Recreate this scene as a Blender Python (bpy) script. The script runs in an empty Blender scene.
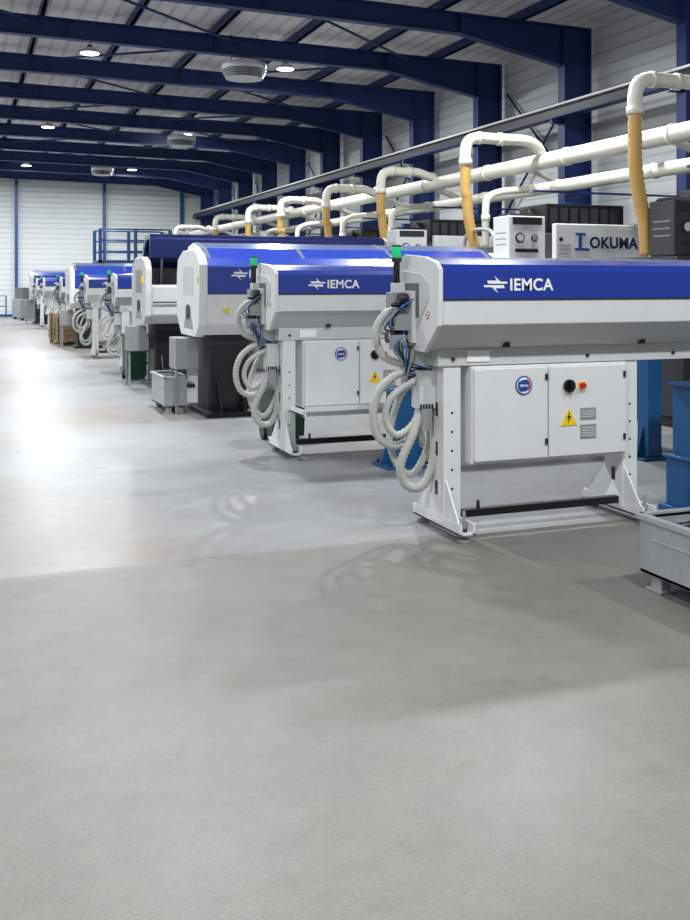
import bpy, math, random
from mathutils import Vector, Matrix
random.seed(4)
scene = bpy.context.scene
col = scene.collection

# ------------------------------------------------------------------ materials
def lin(c):
    return tuple((x/12.92 if x <= .04045 else ((x+.055)/1.055)**2.4) for x in c)

def M(name, c, rough=.5, metal=0.0, var=.06, scale=6, bump=0.0, emit=0.0, coat=0.0, trans=0.0, alpha=1.0):
    m = bpy.data.materials.new(name); m.use_nodes = True
    nt = m.node_tree; b = nt.nodes['Principled BSDF']
    c = lin(c)
    b.inputs['Roughness'].default_value = rough
    b.inputs['Metallic'].default_value = metal
    b.inputs['Coat Weight'].default_value = coat
    b.inputs['Coat Roughness'].default_value = .2
    b.inputs['Transmission Weight'].default_value = trans
    b.inputs['Alpha'].default_value = alpha
    tc = nt.nodes.new('ShaderNodeTexCoord')
    n = nt.nodes.new('ShaderNodeTexNoise'); n.inputs['Scale'].default_value = scale
    n.inputs['Detail'].default_value = 4
    nt.links.new(tc.outputs['Object'], n.inputs['Vector'])
    r = nt.nodes.new('ShaderNodeMapRange')
    r.inputs['To Min'].default_value = 1-var; r.inputs['To Max'].default_value = 1+var
    nt.links.new(n.outputs['Fac'], r.inputs['Value'])
    mx = nt.nodes.new('ShaderNodeVectorMath'); mx.operation = 'SCALE'
    mx.inputs[0].default_value = c
    nt.links.new(r.outputs['Result'], mx.inputs['Scale'])
    nt.links.new(mx.outputs['Vector'], b.inputs['Base Color'])
    if emit:
        b.inputs['Emission Color'].default_value = (*c, 1)
        b.inputs['Emission Strength'].default_value = emit
    if bump:
        bp = nt.nodes.new('ShaderNodeBump'); bp.inputs['Strength'].default_value = bump
        nt.links.new(n.outputs['Fac'], bp.inputs['Height'])
        nt.links.new(bp.outputs['Normal'], b.inputs['Normal'])
    return m

white = M('white_paint', (.86, .865, .865), .4)
offw = M('light_grey_paint', (.77, .78, .78), .4)
grey = M('grey_paint', (.55, .56, .57), .45)
mid = M('mid_grey', (.36, .37, .38), .5)
dark = M('dark_grey', (.13, .135, .15), .45)
char = M('charcoal_enclosure', (.19, .195, .21), .45)
black = M('black_plastic', (.05, .05, .055), .4)
blue = M('gloss_blue', (.11, .21, .585), .26, coat=.5, var=.03)
navy = M('navy_lid', (.07, .12, .34), .25, coat=.5)
steelblue = M('structural_blue', (.08, .17, .39), .5)
postblue = M('machine_blue', (.07, .30, .50), .4)
amber = M('amber_hose', (.80, .64, .36), .35, trans=.1, var=.12, scale=20)
duct = M('duct_white', (.90, .885, .83), .35, var=.04)
hose = M('hose_grey', (.72, .725, .70), .55)
bluehose = M('blue_air_line', (.10, .38, .75), .4)
galv = M('galvanised', (.66, .68, .69), .4, metal=.4, var=.2, scale=14)
green = M('green_plastic', (.07, .22, .14), .5)
wood = M('pallet_wood', (.58, .49, .37), .8, var=.2)
yellow = M('warning_yellow', (.95, .80, .10), .4)
red = M('red_plastic', (.75, .12, .10), .4)
greenl = M('green_lamp', (.05, .68, .38), .3, emit=.5)
lampm = M('lamp_lens', (.95, .98, 1.0), .3, emit=8)
glass = M('hood_polycarbonate', (.42, .48, .66), .1, var=.02, coat=.8)
lblue = M('label_blue', (.10, .28, .58), .4)
labelw = M('label_white', (.95, .95, .95), .4, var=0)
signblue = M('sign_navy', (.06, .14, .30), .4)

def ribbed(name, c, axis, freq, rough=.5, strength=.5, dark_amt=.12):
    m = M(name, c, rough, var=.05, scale=.6)
    nt = m.node_tree; b = nt.nodes['Principled BSDF']
    tc = nt.nodes.new('ShaderNodeTexCoord'); sp = nt.nodes.new('ShaderNodeSeparateXYZ')
    nt.links.new(tc.outputs['Object'], sp.inputs[0])
    mu = nt.nodes.new('ShaderNodeMath'); mu.operation = 'MULTIPLY'; mu.inputs[1].default_value = freq
    nt.links.new(sp.outputs[axis], mu.inputs[0])
    fr = nt.nodes.new('ShaderNodeMath'); fr.operation = 'FRACT'; nt.links.new(mu.outputs[0], fr.inputs[0])
    pp = nt.nodes.new('ShaderNodeMapRange')
    pp.inputs['From Min'].default_value = .72; pp.inputs['From Max'].default_value = .86
    nt.links.new(fr.outputs[0], pp.inputs['Value'])
    bp = nt.nodes.new('ShaderNodeBump'); bp.inputs['Strength'].default_value = strength; bp.inputs['Distance'].default_value = .03
    bp.invert = True
    nt.links.new(pp.outputs['Result'], bp.inputs['Height'])
    nt.links.new(bp.outputs['Normal'], b.inputs['Normal'])
    old = b.inputs['Base Color'].links[0].from_socket
    mm = nt.nodes.new('ShaderNodeMapRange'); mm.inputs['To Min'].default_value = 1; mm.inputs['To Max'].default_value = 1-dark_amt
    nt.links.new(pp.outputs['Result'], mm.inputs['Value'])
    sc = nt.nodes.new('ShaderNodeVectorMath'); sc.operation = 'SCALE'
    nt.links.new(old, sc.inputs[0]); nt.links.new(mm.outputs['Result'], sc.inputs['Scale'])
    nt.links.new(sc.outputs['Vector'], b.inputs['Base Color'])
    return m
clad = ribbed('wall_cladding', (.82, .835, .84), 'Z', 4.0, dark_amt=.18)
roofm = ribbed('roof_deck', (.86, .855, .84), 'X', 3.0, strength=.6, dark_amt=.22)

def floor_mat():
    m = bpy.data.materials.new('polished_concrete'); m.use_nodes = True
    nt = m.node_tree; L = nt.links; b = nt.nodes['Principled BSDF']
    tc = nt.nodes.new('ShaderNodeTexCoord'); sp = nt.nodes.new('ShaderNodeSeparateXYZ')
    L.new(tc.outputs['Object'], sp.inputs[0])
    def noise(scale, detail=5, rough=.6, stretch=None, off=0):
        n = nt.nodes.new('ShaderNodeTexNoise'); n.inputs['Scale'].default_value = scale
        n.inputs['Detail'].default_value = detail; n.inputs['Roughness'].default_value = rough
        src = tc.outputs['Object']
        if stretch or off:
            mp = nt.nodes.new('ShaderNodeMapping'); mp.inputs['Scale'].default_value = stretch or (1, 1, 1)
            mp.inputs['Location'].default_value = (off, off*.7, 0)
            L.new(src, mp.inputs[0]); src = mp.outputs[0]
        L.new(src, n.inputs['Vector']); return n.outputs['Fac']
    def ramp(f, a, b_, c0, c1):
        r = nt.nodes.new('ShaderNodeValToRGB'); e = r.color_ramp.elements
        e[0].position = a; e[1].position = b_
        e[0].color = (*lin(c0), 1); e[1].color = (*lin(c1), 1)
        L.new(f, r.inputs[0]); return r.outputs[0]
    def mix(f, a, b_, t='MIX'):
        x = nt.nodes.new('ShaderNodeMix'); x.data_type = 'RGBA'; x.blend_type = t
        if isinstance(f, float): x.inputs[0].default_value = f
        else: L.new(f, x.inputs[0])
        for s, v in ((x.inputs[6], a), (x.inputs[7], b_)):
            if isinstance(v, tuple): s.default_value = v
            else: L.new(v, s)
        return x.outputs[2]
    def math_(op, a, v=None, c=None):
        n = nt.nodes.new('ShaderNodeMath'); n.operation = op
        for i, q in enumerate((a, v, c)):
            if q is None: continue
            if isinstance(q, (int, float)): n.inputs[i].default_value = q
            else: L.new(q, n.inputs[i])
        return n.outputs[0]
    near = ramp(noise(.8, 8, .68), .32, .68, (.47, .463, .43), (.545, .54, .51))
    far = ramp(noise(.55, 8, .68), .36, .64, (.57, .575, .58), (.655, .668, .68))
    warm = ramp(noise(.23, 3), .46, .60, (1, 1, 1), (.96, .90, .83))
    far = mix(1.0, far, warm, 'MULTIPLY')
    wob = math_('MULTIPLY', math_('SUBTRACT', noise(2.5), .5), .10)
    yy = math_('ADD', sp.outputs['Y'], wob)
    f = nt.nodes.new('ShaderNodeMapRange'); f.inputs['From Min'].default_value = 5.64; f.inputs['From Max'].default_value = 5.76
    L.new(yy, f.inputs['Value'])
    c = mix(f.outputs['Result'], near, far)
    spk = ramp(noise(90, 4, .85), .3, .7, (.82, .82, .82), (1, 1, 1))
    c = mix(1.0, c, spk, 'MULTIPLY')
    med = ramp(noise(6, 8, .78), .34, .66, (.93, .93, .93), (1, 1, 1))
    c = mix(1.0, c, med, 'MULTIPLY')
    stk = ramp(noise(3, 6, .7, (.8, 1.2, 1)), .54, .72, (1, 1, 1), (.94, .93, .91))
    c = mix(1.0, c, stk, 'MULTIPLY')
    spot = ramp(noise(2.1, 9, .8, None, 7.3), .66, .74, (1, 1, 1), (.86, .85, .82))
    c = mix(1.0, c, spot, 'MULTIPLY')
    def joint(sock, off, period):
        q = math_('ADD', sock, period/2 - off)
        q = math_('MODULO', math_('ADD', q, period*20), period)
        q = math_('ABSOLUTE', math_('SUBTRACT', q, period/2))
        return math_('LESS_THAN', q, .008)
    j = math_('MULTIPLY', joint(yy, 5.7, 12.0), .45)
    c = mix(j, c, (.09, .085, .08, 1))
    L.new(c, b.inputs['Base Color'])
    r = nt.nodes.new('ShaderNodeMapRange'); r.inputs['To Min'].default_value = .31; r.inputs['To Max'].default_value = .45
    L.new(noise(1.3, 7, .7), r.inputs['Value'])
    r2 = nt.nodes.new('ShaderNodeMapRange'); r2.inputs['To Min'].default_value = .08; r2.inputs['To Max'].default_value = 0.0
    L.new(f.outputs['Result'], r2.inputs['Value'])
    L.new(math_('ADD', r.outputs['Result'], r2.outputs['Result']), b.inputs['Roughness'])
    bp = nt.nodes.new('ShaderNodeBump'); bp.inputs['Strength'].default_value = .05; bp.inputs['Distance'].default_value = .01
    L.new(noise(30, 4), bp.inputs['Height']); L.new(bp.outputs['Normal'], b.inputs['Normal'])
    return m
floorm = floor_mat()

# ------------------------------------------------------------------ mesh builder
def catmull(pts, step=.02):
    P = [Vector(p) for p in pts]
    P = [P[0]*2-P[1]] + P + [P[-1]*2-P[-2]]
    out = []
    for i in range(1, len(P)-2):
        n = max(2, int((P[i+1]-P[i]).length/step))
        for k in range(n):
            t = k/n
            a, b, c, d = P[i-1], P[i], P[i+1], P[i+2]
            out.append(.5*((2*b)+(c-a)*t+(2*a-5*b+4*c-d)*t*t+(3*b-a-3*c+d)*t**3))
    out.append(P[-2]); return out

class Part:
    def __init__(s): s.v = []; s.f = []; s.m = []; s.sm = []; s.mats = []
    def mi(s, m):
        if m not in s.mats: s.mats.append(m)
        return s.mats.index(m)
    def face(s, idx, m, smooth=False):
        s.f.append(idx); s.m.append(s.mi(m)); s.sm.append(smooth)
    def box(s, a, b, m):
        x0, y0, z0 = a; x1, y1, z1 = b; o = len(s.v)
        s.v += [(x0,y0,z0),(x1,y0,z0),(x1,y1,z0),(x0,y1,z0),(x0,y0,z1),(x1,y0,z1),(x1,y1,z1),(x0,y1,z1)]
        for q in ((0,3,2,1),(4,5,6,7),(0,1,5,4),(1,2,6,5),(2,3,7,6),(3,0,4,7)):
            s.face([o+i for i in q], m)
    def prism(s, prof, a, b, m, axis='x', sides=None, smooth=False):
        o = len(s.v); n = len(prof)
        for t in (a, b):
            for p in prof:
                s.v.append({'x': (t, p[0], p[1]), 'y': (p[0], t, p[1]), 'z': (p[0], p[1], t)}[axis])
        s.face([o+i for i in range(n)][::-1], m); s.face([o+n+i for i in range(n)], m)
        for i in range(n):
            j = (i+1) % n
            s.face([o+i, o+j, o+n+j, o+n+i], sides[i] if sides and sides[i] else m, smooth)
    def cyl(s, p0, p1, r, m, n=20, r2=None):
        p0 = Vector(p0); p1 = Vector(p1); d = (p1-p0).normalized(); r2 = r if r2 is None else r2
        u = d.orthogonal().normalized(); w = d.cross(u); o = len(s.v)
        for p, rr in ((p0, r), (p1, r2)):
            for i in range(n):
                a = 2*math.pi*i/n
                s.v.append(tuple(p+rr*(u*math.cos(a)+w*math.sin(a))))
        s.face([o+i for i in range(n)][::-1], m); s.face([o+n+i for i in range(n)], m)
        for i in range(n):
            j = (i+1) % n; s.face([o+i, o+j, o+n+j, o+n+i], m, True)
    def tube(s, pts, r, m, n=10, rib=0.0, step=.03, smoothpath=True):
        P = catmull(pts, step) if smoothpath else [Vector(p) for p in pts]
        o = len(s.v); u = None
        for k, p in enumerate(P):
            d = (P[min(k+1, len(P)-1)]-P[max(k-1, 0)]).normalized()
            if u is None: u = d.orthogonal().normalized()
            else: u = (u-d*u.dot(d)).normalized()
            w = d.cross(u); rr = r+(rib if k % 2 else 0)
            for i in range(n):
                a = 2*math.pi*i/n
                s.v.append(tuple(p+rr*(u*math.cos(a)+w*math.sin(a))))
        for k in range(len(P)-1):
            for i in range(n):
                j = (i+1) % n
                s.face([o+k*n+i, o+k*n+j, o+(k+1)*n+j, o+(k+1)*n+i], m, True)
        s.face([o+i for i in range(n)][::-1], m); e = o+(len(P)-1)*n
        s.face([e+i for i in range(n)], m)
    def make(s, name, parent=None, loc=(0, 0, 0), bevel=0.0):
        import bmesh
        me = bpy.data.meshes.new(name); me.from_pydata(s.v, [], s.f)
        for m in s.mats: me.materials.append(m)
        for p, mi_, sm in zip(me.polygons, s.m, s.sm): p.material_index = mi_; p.use_smooth = sm
        bm = bmesh.new(); bm.from_mesh(me); bmesh.ops.recalc_face_normals(bm, faces=bm.faces); bm.to_mesh(me); bm.free()
        ob = bpy.data.objects.new(name, me); col.objects.link(ob); ob.location = loc
        if parent: ob.parent = parent
        if bevel:
            bv = ob.modifiers.new('bevel', 'BEVEL'); bv.width = bevel; bv.segments = 2
            bv.limit_method = 'ANGLE'; bv.angle_limit = math.radians(38)
        return ob

def group(name, loc=(0, 0, 0)):
    e = bpy.data.objects.new(name, None); e.empty_display_size = .2
    col.objects.link(e); e.location = loc; return e

def text(parent, name, s, loc, size, m, bold=.012, shear=0.0):
    cu = bpy.data.curves.new('t', 'FONT'); cu.body = s; cu.size = size; cu.extrude = .001
    cu.offset = bold*size; cu.shear = shear; cu.space_character = 1.05
    t = bpy.data.objects.new('t', cu); col.objects.link(t)
    dg = bpy.context.evaluated_depsgraph_get()
    me = bpy.data.meshes.new_from_object(t.evaluated_get(dg))
    bpy.data.objects.remove(t)
    me.materials.clear(); me.materials.append(m)
    ob = bpy.data.objects.new(name, me); col.objects.link(ob)
    ob.parent = parent; ob.location = loc; ob.rotation_euler = (math.pi/2, 0, 0)
    return ob

# ------------------------------------------------------------------ room shell
XR, XL, YF, YB = 12.0, -14.0, 50.0, -7.0
def R(x): return 7.1-.015*abs(x+1)
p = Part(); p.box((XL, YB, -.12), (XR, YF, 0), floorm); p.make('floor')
p = Part(); p.box((XR, YB, 0), (XR+.12, YF, 7.1), clad); p.make('wall_right')
p = Part(); p.box((XL-.12, YB, 0), (XL, YF, 7.1), clad); p.make('wall_left')
p = Part(); p.box((XL-.12, YF, 0), (XR+.12, YF+.12, 7.2), clad); p.make('wall_far')
p = Part(); p.box((XL-.12, YB-.12, 0), (XR+.12, YB, 7.2), clad); p.make('wall_back')
p = Part()
p.prism([(-1, R(-1)), (XR+.12, R(XR)), (XR+.12, R(XR)+.12), (-1, R(-1)+.12)], YB, YF, roofm, 'y')
p.prism([(-1, R(-1)), (XL-.12, R(XL)), (XL-.12, R(XL)+.12), (-1, R(-1)+.12)], YB, YF, roofm, 'y')
p.make('ceiling')
frames = [17.05+3.55*k for k in range(-6, 10)]
for Y in frames:
    p = Part()
    for s in (1, -1):
        fx = lambda x: -1+s*(x+1)
        def rt(x): return R(x)-.2
        def rb(x): return R(x)-.57
        p.prism([(fx(-1), rt(-1)), (fx(11.2), rt(11.2)), (fx(11.2), rt(11.2)-.78), (fx(8.9), rb(8.9)), (fx(-1), rb(-1))], Y-.01, Y+.01, steelblue, 'y')
        p.prism([(fx(-1), rt(-1)), (fx(11.8), rt(11.8)), (fx(11.8), rt(11.8)-.025), (fx(-1), rt(-1)-.025)], Y-.10, Y+.10, steelblue, 'y')
        p.prism([(fx(-1), rb(-1)), (fx(8.9), rb(8.9)), (fx(11.2), rt(11.2)-.78), (fx(11.2), rt(11.2)-.81), (fx(8.9), rb(8.9)-.03), (fx(-1), rb(-1)-.03)], Y-.10, Y+.10, steelblue, 'y')
        a, b = sorted((fx(11.2), fx(11.8))); p.box((a, Y-.012, 0), (b, Y+.012, rt(11.8)), steelblue)
        for q in (11.2, 11.8):
            a, b = sorted((fx(q-.015), fx(q+.015))); p.box((a, Y-.12, 0), (b, Y+.12, rt(11.8)), steelblue)
        for z in (5.0, 6.0):
            a, b = sorted((fx(11.2), fx(11.8))); p.box((a, Y-.12, z), (b, Y+.12, z+.02), steelblue)
        for q in (2, 5, 8.9):
            a = fx(q); p.box((a-.01, Y-.1, rb(q)), (a+.01, Y+.1, rt(q)), steelblue)
    p.make('steel_portal_frame')
p = Part()
for x in [-12.5+1.75*k for k in range(14)]:
    z = R(x)
    p.box((x-.025, YB, z-.2), (x+.025, YF, z-.001), steelblue)
    p.box((x-.025, YB, z-.2), (x+.06, YF, z-.185), steelblue)
p.make('roof_purlins')
p = Part()
for k in range(len(frames)-1):
    y0, y1 = frames[k], frames[k+1]
    for xa, xb in ((1.5, 5.5), (5.5, 9.5), (-2.5, 1.5)):
        if k % 2: xa, xb = xb, xa
        p.cyl((xa, y0+.1, R(xa)-.35), (xb, y1-.1, R(xb)-.35), .028, steelblue, 8)
p.make('roof_bracing')
p = Part()
for k in range(0, len(frames)-1, 2):
    y0, y1 = frames[k], frames[k+1]
    p.cyl((11.9, y0+.2, 3.2), (11.9, y1-.2, 6.0), .025, steelblue, 8)
    p.cyl((11.86, y1-.2, 3.2), (11.86, y0+.2, 6.0), .025, steelblue, 8)
for z in (2.6, 4.2): p.box((11.9, YB, z), (11.98, YF, z+.1), steelblue)
p.make('wall_bracing')
p = Part()
p.box((11.02, YB, 4.90), (11.12, YF, 5.08), dark); p.box((10.93, YB, 5.08), (11.17, YF, 5.12), white); p.box((10.93, YB, 4.86), (11.17, YF, 4.90), steelblue)
for Y in frames: p.box((10.95, Y-.04, 4.76), (11.18, Y+.04, 4.86), steelblue)
p.make('crane_rail')
p = Part()
for x in (-2.2, 2.5, 6.6, 10.4): p.box((x-.07, YF-.2, 0), (x+.07, YF-.005, 6.9), postblue)
p.box((XL, YF-.06, 0), (XR, YF-.001, .12), postblue)
p.make('wall_posts')

# ------------------------------------------------------------------ lamps
def lamp(x, y, power):
    z = 6.55; g = group('high_bay_lamp', (x, y, z))
    p = Part(); p.cyl((0, 0, 0), (0, 0, .10), .19, offw, 24, .11); p.cyl((0, 0, .10), (0, 0, .16), .06, dark, 16)
    p.cyl((0, 0, .16), (0, 0, R(x)-z-.005), .012, dark, 8); p.cyl((0, 0, -.02), (0, 0, 0), .21, offw, 24, .20)
    p.make('housing', g)
    p = Part(); p.cyl((0, 0, -.032), (0, 0, -.02), .19, lampm, 24, .195); p.make('lens', g)
    l = bpy.data.lights.new('lamp_light', 'AREA'); l.shape = 'DISK'; l.size = .36; l.energy = power; l.color = (.95, .985, 1.0)
    o = bpy.data.objects.new('lamp_light', l); col.objects.link(o); o.parent = g; o.location = (0, 0, -.05)
for x in (-6.5, -1.8, 2.6, 7.0):
    for y, pw in ((1.2, 300), (11.5, 390), (22.0, 390), (32.9, 420), (44, 470)):
        if x == -1.8 and y > 5: pw *= .85
        lamp(x, y, pw)

# ------------------------------------------------------------------ ceiling fan units
def fanunit(x, y, z, r):
    g = group('ceiling_fan_heater', (x, y, z)); p = Part()
    p.cyl((0, 0, .12), (0, 0, .26), r, white, 32); p.cyl((0, 0, .26), (0, 0, .34), r*.55, white, 32, r*.3)
    for k in range(4): p.cyl((0, 0, -.06+.045*k), (0, 0, -.048+.045*k), r*(.85+.05*k), offw, 32)
    for k in range(8):
        a = k*math.pi/4; p.box((r*.75*math.cos(a)-.01, r*.75*math.sin(a)-.01, -.06), (r*.75*math.cos(a)+.01, r*.75*math.sin(a)+.01, .12), dark)
    p.cyl((0, 0, -.05), (0, 0, .12), r*.4, dark, 20)
    for dx in (-.3, .3): p.cyl((dx*r*2, 0, .26), (dx*r*2, 0, R(x)-z-.005), .01, dark, 6)
    p.make('housing', g)
fanunit(5.75, 21.0, 6.08, .48); fanunit(6.8, 32.6, 6.15, .46); fanunit(5.6, 43, 6.2, .46)

# ------------------------------------------------------------------ ribbed hose set at feeder end
def hoses(g):
    p = Part()
    p.tube([(.02,.42,1.36),(-.12,.44,1.42),(-.21,.46,1.30),(-.17,.46,1.14),(-.02,.44,1.07),(.14,.42,1.02)], .022, hose, 10, .007, .014)
    p.tube([(.14,.40,.98),(-.04,.40,1.03),(-.19,.42,.93),(-.24,.44,.76),(-.19,.44,.60),(-.06,.42,.56),(.07,.40,.68),(.11,.38,.86),(.03,.38,1.02),(-.09,.42,1.18),(-.11,.46,1.32)], .023, hose, 10, .007, .014)
    p.tube([(.16,.36,1.0),(.03,.36,.98),(-.13,.38,.88),(-.17,.40,.74),(-.10,.38,.63),(.02,.36,.72),(.06,.36,.9)], .020, hose, 10, .006, .014)
    p.tube([(.18,.34,.96),(.07,.33,.80),(-.02,.33,.62),(-.09,.35,.44),(-.04,.36,.31),(.07,.36,.30),(.13,.34,.44),(.15,.33,.66),(.17,.32,.90)], .025, hose, 10, .007, .014)
    p.tube([(.10,.50,1.0),(-.02,.52,.85),(-.10,.5,.60),(-.05,.48,.42),(.05,.46,.36),(.15,.44,.55),(.15,.44,.8)], .020, hose, 10, .006, .014)
    for k in range(6):
        o = .025*k
        p.tube([(-.02,.30+o,1.5),(-.10-o,.34,1.42-o),(-.06,.36+o,1.28),(-.13+o,.34,1.2),(-.04,.36,1.1-o),(.1,.36,1.05)], .006, (bluehose, black, dark, bluehose, black, grey)[k], 6)
    p.make('flexible_hoses', g)

def beacon(p, x, y, z):
    p.cyl((x, y, z-.2), (x, y, z), .022, black, 14); p.cyl((x, y, z-.03), (x, y, z), .034, dark, 16)
    p.cyl((x, y, z), (x, y, z+.07), .031, greenl, 18); p.cyl((x, y, z+.07), (x, y, z+.082), .033, dark, 16)

def logo(p, x, z, y, s, m):
    P = lambda L_: [(x+a*s, z+b*s) for a, b in L_]
    p.prism(P([(.02, .006), (.15, .006), (.145, .018), (.10, .018), (.062, .052), (.078, .024), (.012, .024)]), y-.003, y, m, 'y')
    p.prism(P([(.125, -.003), (-.01, -.003), (-.005, -.015), (.045, -.015), (.085, -.050), (.068, -.021), (.13, -.021)]), y-.003, y, m, 'y')

def feeder(X0, Y0, L=3.9, tray=False, hs=True, nm=True):
    g = group('bar_feeder', (X0, Y0, 0))
    pr = [(.015,1.345),(0,1.50),(0,1.675),(.045,1.715),(.2,1.75),(.48,1.77),(.62,1.71),(.67,1.45),(.6,1.2),(.2,1.18)]
    p = Part()
    p.prism(pr, .03, L-.03, white, 'x', [white, blue, blue, blue, blue, grey, grey, grey, grey, offw])
    cy, cz = .34, 1.46
    big = [(cy+(a-cy)*1.04, cz+(b-cz)*1.05) for a, b in pr]
    p.prism(big, 0, .03, white); p.prism(big, L-.03, L, white)
    p.prism([(.12,1.5),(.12,1.60),(.22,1.66),(.5,1.68),(.58,1.6),(.58,1.35),(.3,1.3)], -.006, 0, offw)
    p.box((-.008, .25, 1.38), (0, .52, 1.60), mid)
    p.box((.1, .19, 1.075), (L-.1, .5, 1.185), offw)
    p.make('cover_body', g, bevel=.008)
    p = Part()
    p.box((.03, -.004, 1.493), (L-.03, .002, 1.503), dark)
    p.box((1.95, -.004, 1.36), (1.954, .03, 1.70), dark)
    p.box((.08, .010, 1.340), (L-.08, .020, 1.346), grey)
    p.cyl((-.004, .14, 1.40), (.002, .14, 1.40), .024, red, 18); p.cyl((-.006, .14, 1.40), (.0, .14, 1.40), .018, labelw, 18)
    p.cyl((-.008, .14, 1.40), (.0, .14, 1.40), .008, dark, 12)
    p.box((.30, .183, 1.10), (.46, .19, 1.17), labelw)
    for x in (.2, 1.2, 1.9, 2.4): p.cyl((x, .19, 1.12), (x, .18, 1.12), .012, dark, 12)
    for x in (.55, 1.6): p.box((x, .15, 1.19), (x+.04, .19, 1.22), dark)
    logo(p, .325, 1.59, 0, 1.05, labelw)
    p.make('trim_and_labels', g)
    text(g, 'cover_lettering', 'IEMCA', (.495, -.004, 1.555), .105, labelw, .02)
    p = Part()
    p.box((-.03, .30, 1.22), (.0, .60, 1.55), offw); p.box((-.13, .34, 1.30), (-.03, .42, 1.40), grey)
    p.box((-.10, .44, 1.42), (-.03, .56, 1.54), grey); p.cyl((-.12, .5, 1.25), (-.02, .5, 1.25), .04, black, 16)
    p.cyl((-.09, .38, 1.5), (-.03, .38, 1.5), .035, dark, 16)
    p.box((.0, .36, 1.05), (.14, .50, 1.20), offw)
    p.box((.02, .30, .80), (.135, .42, 1.04), offw); p.box((-.02, .42, .93), (.06, .5, 1.05), grey)
    p.box((.03, .28, .66), (.1, .34, .8), grey)
    for k in range(5): p.cyl((.03+.02*k, .298, .79), (.03+.02*k, .298, .83), .007, black, 8)
    for z in (1.28, 1.34, 1.46): p.cyl((-.14, .38, z), (-.03, .38, z), .014, black, 10)
    p.box((-.16, .35, 1.18), (-.05, .37, 1.27), grey)
    beacon(p, -.05, .5, 1.765); p.box((-.075, .46, 1.5), (-.005, .54, 1.6), offw)
    p.make('end_mechanism', g, bevel=.004)
    p = Part()
    p.box((.32, .17, .45), (1.50, .5, 1.07), white)
    p.box((.335, .150, .465), (.872, .17, 1.055), white); p.box((.882, .150, .465), (1.485, .17, 1.055), white)
    p.make('electrical_cabinet', g, bevel=.006)
    p = Part()
    p.cyl((.69, .149, .94), (.69, .146, .94), .062, lblue, 28); p.cyl((.69, .147, .94), (.69, .144, .94), .052, labelw, 24)
    p.prism([(.69+.048*math.cos(a*math.pi/8), .94+.048*math.sin(a*math.pi/8)) for a in range(-2, 4)]+[(.69, .94)], .1425, .1445, red, 'y')
    p.prism([(.69+.048*math.cos(a*math.pi/8), .94+.048*math.sin(a*math.pi/8)) for a in range(6, 12)]+[(.69, .94)], .1425, .1445, lblue, 'y')
    p.cyl((.69, .1435, .94), (.69, .141, .94), .038, lblue, 24)
    p.cyl((1.03, .15, .925), (1.03, .13, .925), .042, black, 20); p.box((1.022, .105, .895), (1.038, .13, .955), black)
    p.box((1.105, .146, .90), (1.155, .15, .95), yellow); p.cyl((1.13, .146, .925), (1.13, .12, .925), .019, red, 16)
    p.prism([(.965,.665),(1.095,.665),(1.03,.775)], .145, .15, yellow, 'y')
    p.prism([(1.035,.755),(1.015,.715),(1.03,.715),(1.02,.68),(1.045,.725),(1.03,.725)], .142, .146, black, 'y')
    p.box((1.12, .145, .70), (1.24, .15, .775), grey); p.box((1.12, .145, .575), (1.24, .15, .665), grey)
    for k in range(4): p.box((1.13, .143, .59+.017*k), (1.23, .146, .597+.017*k), offw)
    for k in range(3): p.box((1.13, .143, .715+.017*k), (1.23, .146, .722+.017*k), offw)
    for z in (.55, .97):
        p.box((.85, .14, z), (.865, .15, z+.04), dark); p.box((1.46, .14, z), (1.475, .15, z+.04), dark)
    p.make('cabinet_controls', g)
    text(g, 'badge_lettering', 'IEMCA', (.657, .1405, .932), .021, labelw, .02)
    if tray:
        p = Part()
        p.prism([(-.20,.42),(-.26,.47),(-.26,.51),(-.24,.51),(-.24,.475),(-.19,.44),(.16,.44),(.16,.42)], .20, 1.30, white)
        p.box((.20, -.25, .42), (.215, .16, .48), white); p.box((1.285, -.25, .42), (1.30, .16, .48), white)
        p.make('drip_tray', g, bevel=.003)
    p = Part()
    for x in (.14, 1.49, L-.5):
        p.box((x, .20, .08), (x+.12, .215, 1.08), white); p.box((x, .215, .08), (x+.014, .40, 1.08), white); p.box((x+.106, .215, .08), (x+.12, .40, 1.08), white)
        p.box((x+.01, 0.0, .05), (x+.03, .68, .12), white); p.box((x+.10, 0.0, .05), (x+.12, .68, .12), white); p.box((x+.01, 0.0, .05), (x+.12, .68, .063), white)
        p.prism([(.02,.12),(.20,.12),(.20,.36)], x+.012, x+.024, white); p.prism([(.40,.12),(.62,.12),(.40,.36)], x+.012, x+.024, white)
        for y in (.05, .63):
            p.cyl((x+.065, y, 0), (x+.065, y, .018), .042, grey, 18); p.cyl((x+.065, y, .018), (x+.065, y, .19), .011, grey, 10)
            p.cyl((x+.065, y, .063), (x+.065, y, .082), .022, dark, 6)
        for z in (.30, .42, .54, .66, .78): p.cyl((x+.06, .201, z), (x+.06, .197, z), .008, dark, 12)
        for z in (.25, .5, .75): p.box((x-.002, .28, z), (x+.001, .32, z+.09), dark)
    p.make('legs', g, bevel=.003)
    p = Part(); p.box((.17, .24, .10), (1.58, .29, .15), black); p.cyl((.42, .265, .15), (.42, .265, .2), .012, dark, 8); p.make('cross_bar', g, bevel=.004)
    if hs: hoses(g)
    return g

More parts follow.
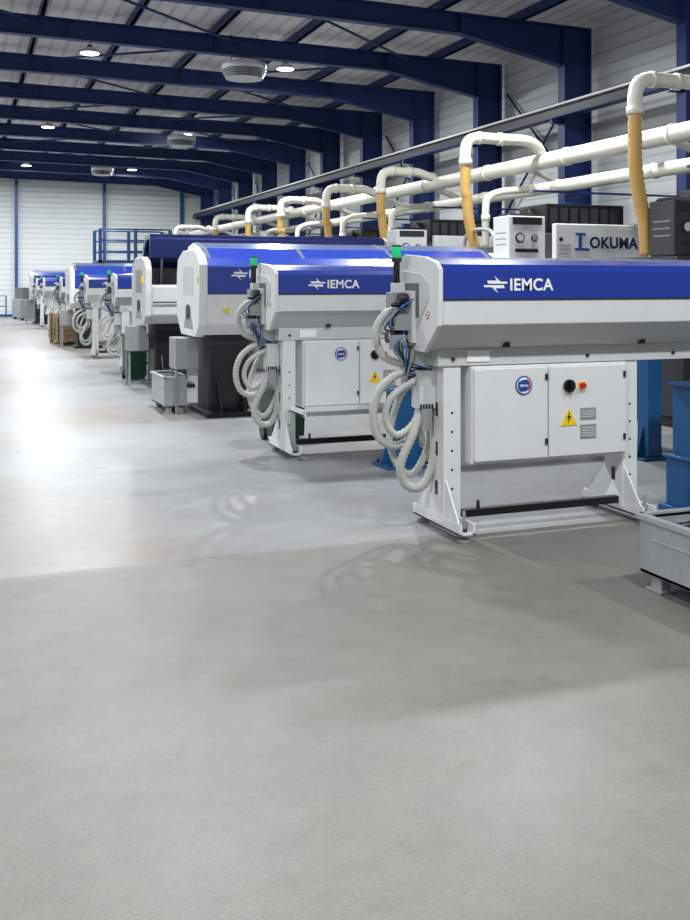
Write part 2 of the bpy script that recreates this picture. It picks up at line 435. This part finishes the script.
def bigfeeder(X0, Y0, L=4.1, opened=False):
    g = group('bar_feeder', (X0, Y0, 0))
    D = 1.25
    wh = offw if opened else white
    p = Part()
    if not opened:
        pr = [(.18,.98),(.03,1.12),(0,1.47),(0,1.80),(.10,1.90),(.35,2.02),(.75,2.10),(1.05,2.06),(D,1.8),(D,1.3),(1.0,.98)]
        p.prism(pr, .1, L-.1, wh, 'x', [wh, wh, blue, blue, blue, glass, glass, grey, grey, grey, grey])
        for x in (.12, 1.3, 2.5, 3.9): p.prism([(.10,1.905),(.35,2.025),(.75,2.105),(1.05,2.065),(1.05,2.05),(.75,2.09),(.35,2.01),(.10,1.89)], x, x+.05, mid)
    else:
        pr = [(.18,.98),(.05,1.12),(.02,1.55),(.10,1.58),(.14,1.45),(.9,1.4),(.95,1.85),(D,1.85),(D,1.3),(1.0,.98)]
        p.prism(pr, .1, L-.1, wh, 'x', [wh, wh, wh, dark, dark, dark, dark, grey, grey, grey])
        p.prism([(.45,1.98),(.42,2.30),(.5,2.36),(.9,2.34),(1.15,2.16),(1.2,1.85),(1.1,1.85),(1.0,2.1),(.85,2.26),(.5,2.28),(.49,1.98)], .15, L-.02, navy)
        for x in (.4, 2.0, 3.6): p.cyl((x, .9, 1.5), (x, .7, 2.25), .02, grey, 10)
        for k in range(12): p.box((.3+.3*k, .2, 1.45), (.34+.3*k, .85, 1.52), grey)
    ep = [(.18,.96),(.02,1.10),(-.02,1.47),(-.02,1.82),(.10,1.94),(.30,2.0),(.9,2.0),(1.2,1.90),(D+.02,1.7),(D+.02,1.2),(1.0,.96)]
    p.prism(ep, 0, .1, wh); p.prism(ep, L-.1, L, wh)
    p.make('cover_body', g, bevel=.02)
    p = Part()
    p.box((-.006, .3, 1.45), (0, .85, 1.8), grey if opened else offw); p.cyl((-.02, .55, 1.25), (0, .55, 1.25), .09, dark, 24)
    p.prism([(.3,1.05),(.8,1.05),(.7,1.2),(.4,1.2)], -.008, 0, grey)
    if not opened:
        p.box((.1, -.004, 1.465), (L-.1, .002, 1.478), dark)
        p.box((1.9, -.004, 1.48), (1.91, .002, 1.8), dark)
        logo(p, .40, 1.70, 0, 1.3, labelw)
        p.box((-.008, .02, 1.6), (-.001, .08, 1.67), yellow)
        p.box((.3, -.03, 1.25), (.36, .02, 1.3), yellow)
    else:
        p.box((.12, -.0, 1.3), (3.9, .012, 1.32), dark)
        p.box((-.03, .1, 1.6), (0, .2, 1.7), yellow)
    p.make('trim', g)
    if not opened:
        text(g, 'cover_lettering', 'IEMCA', (.60, -.004, 1.665), .13, labelw, .02)
    p = Part()
    for x in (.2, 2.9):
        p.box((x, .35, .05), (x+.5, .95, .99), dark); p.box((x-.08, .1, 0), (x+.58, 1.15, .06), black)
        p.box((x+.03, .34, .3), (x+.47, .35, .85), black); p.prism([(.1,.06),(.35,.06),(.35,.5)], x+.1, x+.12, black); p.prism([(.1,.06),(.35,.06),(.35,.5)], x+.38, x+.4, black)
    p.box((.7, .45, .5), (2.9, .85, .95), mid)
    p.box((.78, .44, .54), (1.7, .45, .92), grey); p.box((1.75, .44, .54), (2.8, .45, .92), grey)
    p.box((-.16, .55, .55), (.12, .95, .93), grey); p.box((-.15, .6, 0), (-.12, .63, .55), grey); p.box((-.15, .88, 0), (-.12, .91, .55), grey)
    p.make('pedestals', g, bevel=.008)
    return g

feeder(2.70, 5.45)
feeder(2.62, 8.55, tray=True)
bigfeeder(2.60, 11.5)
bigfeeder(2.58, 15.0, opened=True)
feeder(2.62, 18.3); feeder(2.5, 21.6)
bigfeeder(2.5, 25.0)
feeder(2.6, 28.4, L=3.6); feeder(2.6, 34.4, hs=False); feeder(2.6, 37.8, hs=False)
bigfeeder(2.6, 41.0)

# ------------------------------------------------------------------ lathes
def lathe(X0, Y0, body, sign=True, topc=None, W=2.4, D=1.9, near=False):
    g = group('cnc_lathe', (X0, Y0, 0)); topc = topc or black
    bx = 0 if near else .12
    p = Part()
    p.box((.05, .05, 0), (W-.05, D-.05, .12), dark)
    p.prism([(0,.12),(0,1.55),(.12,1.90),(D-.1,1.90),(D,1.8),(D,.12)], 0, W, body)
    p.box((bx, .15, 1.90), (bx+.58, .58, 2.52), body); p.prism([(.2,2.52),(.25,2.56),(.5,2.56),(.55,2.52)], bx+.05, bx+.53, topc)
    if not near: p.box((.0, .75, 1.90), (.62, 1.6, 2.12), mid)
    p.box((.78, .02, 1.90), (2.33, .12, 2.42), body)
    p.box((.80, .3, 1.90), (2.3, 1.2 if near else 1.4, 2.3), mid)
    p.box((.85, .35, 2.3), (2.15, 1.1, 2.72), topc); p.cyl((.85, .8, 2.52), (.75, .8, 2.52), .17, topc, 24)
    p.make('enclosure', g, bevel=.015)
    p = Part()
    p.box((.7, -.01, .75), (1.9, .02, 1.5), dark); p.box((.75, -.02, .8), (1.85, -.005, 1.45), glass)
    p.box((1.95, -.12, .9), (2.35, .0, 1.6), grey); p.box((2.0, -.13, 1.2), (2.3, -.12, 1.5), black)
    for k in range(3):
        p.box((bx-.004, .22, 2.12+.08*k), (bx, .5, 2.135+.08*k), grey)
    p.cyl((bx+.17, .15, 2.22), (bx+.17, .13, 2.22), .07, dark, 24); p.cyl((bx+.17, .132, 2.22), (bx+.17, .12, 2.22), .05, offw, 20)
    p.cyl((bx+.40, .15, 2.22), (bx+.40, .13, 2.22), .05, dark, 24); p.cyl((bx+.40, .132, 2.22), (bx+.40, .12, 2.22), .036, grey, 20)
    p.box((bx+.06, .14, 2.40), (bx+.52, .15, 2.5), dark)
    p.box((bx+.10, .14, 2.02), (bx+.46, .15, 2.07), dark)
    for k in range(7): p.box((.90+.17*k, .34, 2.36), (1.02+.17*k, .35, 2.66), char)
    p.cyl((.86, .015, 2.2), (.86, -.0, 2.2), .03, dark, 14)
    for k in range(3): p.box((.82, .012, 2.0+.06*k), (1.02, .02, 2.01+.06*k), grey)
    if not near:
        p.tube([(.3,.9,2.1),(.3,.9,2.3),(.3,1.1,2.38),(.3,1.5,2.38),(.3,1.75,2.25),(.3,1.75,1.88)], .03, galv, 10, step=.05)
    p.make('panels_and_vents', g)
    if sign:
        text(g, 'machine_lettering', 'OKUMA', (1.33, .016, 2.09), .215, signblue, .035)
        p = Part(); p.prism([(1.10,2.05),(1.34,2.05),(1.31,2.085),(1.20,2.085),(1.20,2.26),(1.27,2.26),(1.25,2.295),(1.09,2.295),(1.11,2.26),(1.15,2.26),(1.15,2.085),(1.08,2.085)], .012, .02, lblue, 'y'); p.make('emblem', g)
    return g
lathe(7.32, 8.8, char, sign=False, topc=dark, near=True, W=2.3)
lathe(6.85, 11.75, white)
lathe(6.85, 15.5, offw, sign=False)
lathe(6.85, 18.7, white); lathe(6.85, 22.0, offw, sign=False); lathe(6.85, 25.0, white); lathe(6.85, 28.6, offw, sign=False)
lathe(6.85, 34.5, white, sign=False); lathe(6.85, 38, offw, sign=False); lathe(7.1, 5.2, mid, sign=False)

# ------------------------------------------------------------------ extraction ducts
g = group('extraction_duct')
p = Part()
p.cyl((8.5, YB+.5, 3.5), (8.5, 48, 3.5), .125, duct, 20)
p.cyl((8.95, YB+.5, 3.15), (8.95, 48, 3.15), .10, duct, 20)
p.cyl((9.3, YB+.5, 3.75), (9.3, 48, 3.75), .05, duct, 14)
p.cyl((10.2, YB+.5, 3.35), (10.2, 48, 3.35), .07, duct, 14)
for k in range(22):
    y = -4+2.4*k
    p.cyl((8.5, y-.03, 3.5), (8.5, y+.03, 3.5), .14, duct, 20); p.cyl((8.95, y+.9, 3.15), (8.95, y+.96, 3.15), .115, duct, 20)
p.make('main_duct', g)
p = Part(); q = Part()
for i, (x, y, z) in enumerate(((7.22, 9.5, 3.95), (7.05, 13.3, 3.78), (7.3, 17.1, 3.68), (7.2, 19.8, 3.6), (7.2, 23.0, 3.6), (7.2, 25.9, 3.62), (7.2, 29.6, 3.6), (7.2, 35.5, 3.6), (7.2, 39, 3.6))):
    p.tube([(x, y, z-.35), (x, y, z-.2), (x+.05, y, z-.06), (x+.2, y, z), (x+.5, y, z), (8.05, y, z), (8.3, y+.05, z-.06), (8.45, y+.15, 3.62), (8.5, y+.2, 3.5)], .085, duct, 16)
    p.cyl((x, y, z-.42), (x, y, z-.33), .10, duct, 18); p.cyl((x+.55, y, z), (x+.62, y, z), .10, duct, 18); p.cyl((x+.2, y, z), (x+.26, y, z), .098, duct, 18)
    yy = y+1.0
    if i:
        p.tube([(8.95, yy, 3.15), (8.6, yy, 3.13), (8.2, yy, 3.08), (8.0, yy, 2.98), (7.95, yy, 2.8), (7.95, yy, 2.2)], .06, duct, 14)
        p.cyl((8.85, yy, 3.15), (8.75, yy, 3.15), .075, duct, 16); p.cyl((7.95, yy, 2.6), (7.95, yy, 2.7), .072, duct, 16)
    p.tube([(8.5, yy+.5, 3.5), (8.75, yy+.7, 3.55), (9.3, yy+.9, 3.6), (10.2, yy+1.1, 3.35)], .06, duct, 14)
    q.tube([(x, y, z-.4), (x, y, z-.8), (x+.01, y, 2.9), (x+.06, y, 2.6), (x+.13, y, 2.3), (x+.17, y, 1.92)] if i == 0 else [(x, y, z-.4), (x, y, z-.8), (x+.02, y, 2.9), (x+.05, y, 2.6), (x+.10, y, 2.35), (x+.16, y, 2.13)], .074, amber, 16, .012, .035)
p.make('branch_ducts', g); q.make('amber_hoses', g)
p = Part()
for k in range(12):
    y = 17.05+3.55*(k-4)
    p.box((8.35, y-.03, 3.02), (11.15, y+.03, 3.05), steelblue)
p.make('duct_brackets', g)
for y in (10.95, 14.6, 17.8, 21.2, 24.4):
    p = Part(); p.box((9.6, y-.08, 0), (9.76, y+.08, 2.98), postblue); p.box((9.5, y-.15, 0), (9.86, y+.15, .03), postblue)
    p.box((9.56, y-.2, 2.0), (9.6, y+.2, 2.6), dark)
    p.make('service_column')

# ------------------------------------------------------------------ small equipment
def bin_(name, x0, y0, x1, y1, z0, z1, m, inner=dark, grid=True):
    p = Part(); t = .02
    p.box((x0, y0, z0), (x1, y1, z0+.02), m)
    p.box((x0, y0, z0), (x0+t, y1, z1), m); p.box((x1-t, y0, z0), (x1, y1, z1), m)
    p.box((x0+t, y0, z0), (x1-t, y0+t, z1), m); p.box((x0+t, y1-t, z0), (x1-t, y1, z1), m)
    r = .018
    p.box((x0-r, y0-r, z1-.02), (x0+t+.005, y1+r, z1+.01), m); p.box((x1-t, y0-r, z1-.02), (x1+r, y1+r, z1+.01), m)
    p.box((x0, y0-r, z1-.02), (x1, y0+t, z1+.01), m); p.box((x0, y1-t, z1-.02), (x1, y1+r, z1+.01), m)
    if grid:
        n = int((y1-y0)/.06)
        for k in range(1, n): p.box((x0+t, y0+k*.06-.004, z1-.05), (x1-t, y0+k*.06+.004, z1-.04), inner)
        n = int((x1-x0)/.1)
        for k in range(1, n): p.box((x0+k*.1-.004, y0+t, z1-.06), (x0+k*.1+.004, y1-t, z1-.05), postblue)
    p.box((x0-.006, y0+.12, (z0+z1)/2+.03), (x0, y1-.1, (z0+z1)/2+.045), m)
    for x in (x0+.04, x1-.1):
        for y in (y0+.04, y1-.12):
            p.box((x, y, .012), (x+.06, y+.08, z0), m); p.box((x-.02, y-.02, 0), (x+.08, y+.1, .014), m)
    return p.make(name, bevel=.003)
bin_('galvanised_drip_bin', 3.33, 3.30, 4.40, 4.34, .09, .385, galv)
bin_('galvanised_parts_bin', 2.32, 12.15, 2.60, 13.0, .08, .45, galv, grid=False)
def bluestand(x, y, h, w=.16):
    p = Part()
    p.box((x-w, y-w*.8, 0), (x+w, y+w*.8, .025), postblue); p.box((x-w/2, y-w/2, .025), (x+w/2, y+w/2, h), postblue)
    p.box((x-w*.8, y-w*.6, h), (x+w*.8, y+w*.6, h+.03), postblue)
    for s in (1, -1): p.prism([(x+s*w/2, .025), (x+s*w, .025), (x+s*w/2, .32)], y-.008, y+.008, postblue, 'y')
    for a in (-1, 1):
        for b in (-1, 1): p.cyl((x+a*w*.8, y+b*w*.6, .025), (x+a*w*.8, y+b*w*.6, .05), .014, dark, 8)
    return p.make('blue_support_stand', bevel=.004)
bluestand(5.86, 7.5, 1.0, .15); bluestand(3.62, 8.0, .66, .22)
g = group('gauge_stand', (4.72, 5.62, 0)); p = Part()
p.box((-.12, -.14, 0), (.34, .18, .05), postblue); p.box((-.08, -.10, .05), (.28, .14, .38), postblue); p.box((-.04, -.08, .38), (.24, .12, .90), postblue)
p.box((-.10, -.12, .38), (.30, .16, .40), postblue); p.box((-.07, -.10, .88), (.27, .14, .905), postblue)
p.make('column', g, bevel=.005)
p = Part(); p.tube([(.0,-.05,.89),(.0,-.06,.98),(.0,-.07,1.0),(.0,-.09,1.01)], .015, galv, 8); p.cyl((.0,-.11,1.01),(.0,-.08,1.01),.055,black,24); p.cyl((.0,-.114,1.01),(.0,-.109,1.01),.04,dark,24); p.make('gauge', g)
def wheelie(x, y, h=.62):
    g = group('green_wheeled_bin', (x, y, 0)); p = Part()
    p.prism([(.05,.06),(.42,.06),(.5,h-.05),(0,h-.05)], 0, .34, green)
    p.prism([(-.03,h-.05),(.53,h-.05),(.5,h),(.1,h+.02),(-.02,h)], -.02, .36, green)
    p.cyl((0, .53, h-.02), (.34, .53, h-.02), .015, green, 10)
    for xx in (-.02, .31): p.cyl((xx, .36, .09), (xx+.05, .36, .09), .09, black, 20)
    p.box((.05, .05, 0), (.29, .1, .06), green)
    p.make('bin_body', g, bevel=.01)
wheelie(2.55, 16.6, .75); wheelie(2.9, 9.5, .55)
def crate(x, y, h=.75):
    p = Part(); w, d = .75, .8
    for k in range(5):
        z = .12+k*(h-.12)/5
        p.box((x, y, z), (x+w, y+.025, z+.11), wood); p.box((x, y+d-.025, z), (x+w, y+d, z+.11), wood)
        p.box((x, y, z), (x+.025, y+d, z+.11), wood); p.box((x+w-.025, y, z), (x+w, y+d, z+.11), wood)
    for a in (x+.03, x+w-.09):
        for b in (y+.03, y+d-.09): p.box((a, b, 0), (a+.06, b+.06, h), wood)
    p.box((x+.01, y+.01, h*.6), (x+w-.01, y+d-.01, h*.62), wood); p.box((x, y, .09), (x+w, y+d, .12), wood)
    p.make('wooden_crate')
crate(2.35, 26.6); crate(2.25, 27.5, .8)
g = group('access_platform', (4.1, 32.0, 0)); p = Part()
for x in (0, 1.1, 2.2):
    for y in (0, 1.4): p.box((x-.05, y-.05, 0), (x+.05, y+.05, 3.3), postblue)
p.box((-.05, -.05, 2.2), (2.25, 1.45, 2.32), postblue)
for z in (2.6, 2.95, 3.3):
    for y in (0, 1.4): p.cyl((0, y, z), (2.2, y, z), .025, postblue, 8)
for k in range(9): p.box((-.9+.1*k, .3, .23+.23*k), (-.75+.1*k, 1.1, .26+.23*k), grey)
for y in (.28, 1.1): p.prism([(-1.0,0),(-.85,0),(.0,2.25),(-.12,2.25)], y, y+.03, postblue, 'y')
p.make('frame', g)
p = Part()
for x in (-1.0, .5, 2.0): p.box((x-.03, 48.97, 0), (x+.03, 49.03, 1.0), postblue)
for z in (.5, .98): p.box((-1.0, 48.98, z), (2.0, 49.02, z+.04), postblue)
p.make('guard_rail')
for x, y in ((2.4, 44.6), (2.2, 46.6)):
    p = Part(); p.box((x, y, .1), (x+1.6, y+.8, .9), grey); p.box((x+.1, y+.1, .9), (x+.7, y+.7, 1.4), mid); p.box((x+.8, y+.1, .9), (x+1.5, y+.7, 1.25), offw)
    for a in (x+.05, x+1.45):
        for b in (y+.05, y+.65): p.box((a, b, 0), (a+.1, b+.1, .1), dark)
    p.make('workbench_machine', bevel=.01)

# ------------------------------------------------------------------ world + camera
w = bpy.data.worlds.new('world'); scene.world = w; w.use_nodes = True
w.node_tree.nodes['Background'].inputs[0].default_value = (.6, .7, .8, 1)
w.node_tree.nodes['Background'].inputs[1].default_value = .3
cam = bpy.data.cameras.new('camera'); co = bpy.data.objects.new('camera', cam); col.objects.link(co)
co.location = (0, 0, 1.6); co.rotation_euler = (math.pi/2, 0, -math.radians(21.06))
cam.sensor_fit = 'VERTICAL'; cam.sensor_height = 36; cam.lens = 1000*36/920
cam.shift_y = -177/920; cam.clip_end = 200
scene.camera = co
scene.view_settings.view_transform = 'Standard'
scene.view_settings.look = 'None'
scene.view_settings.exposure = 0
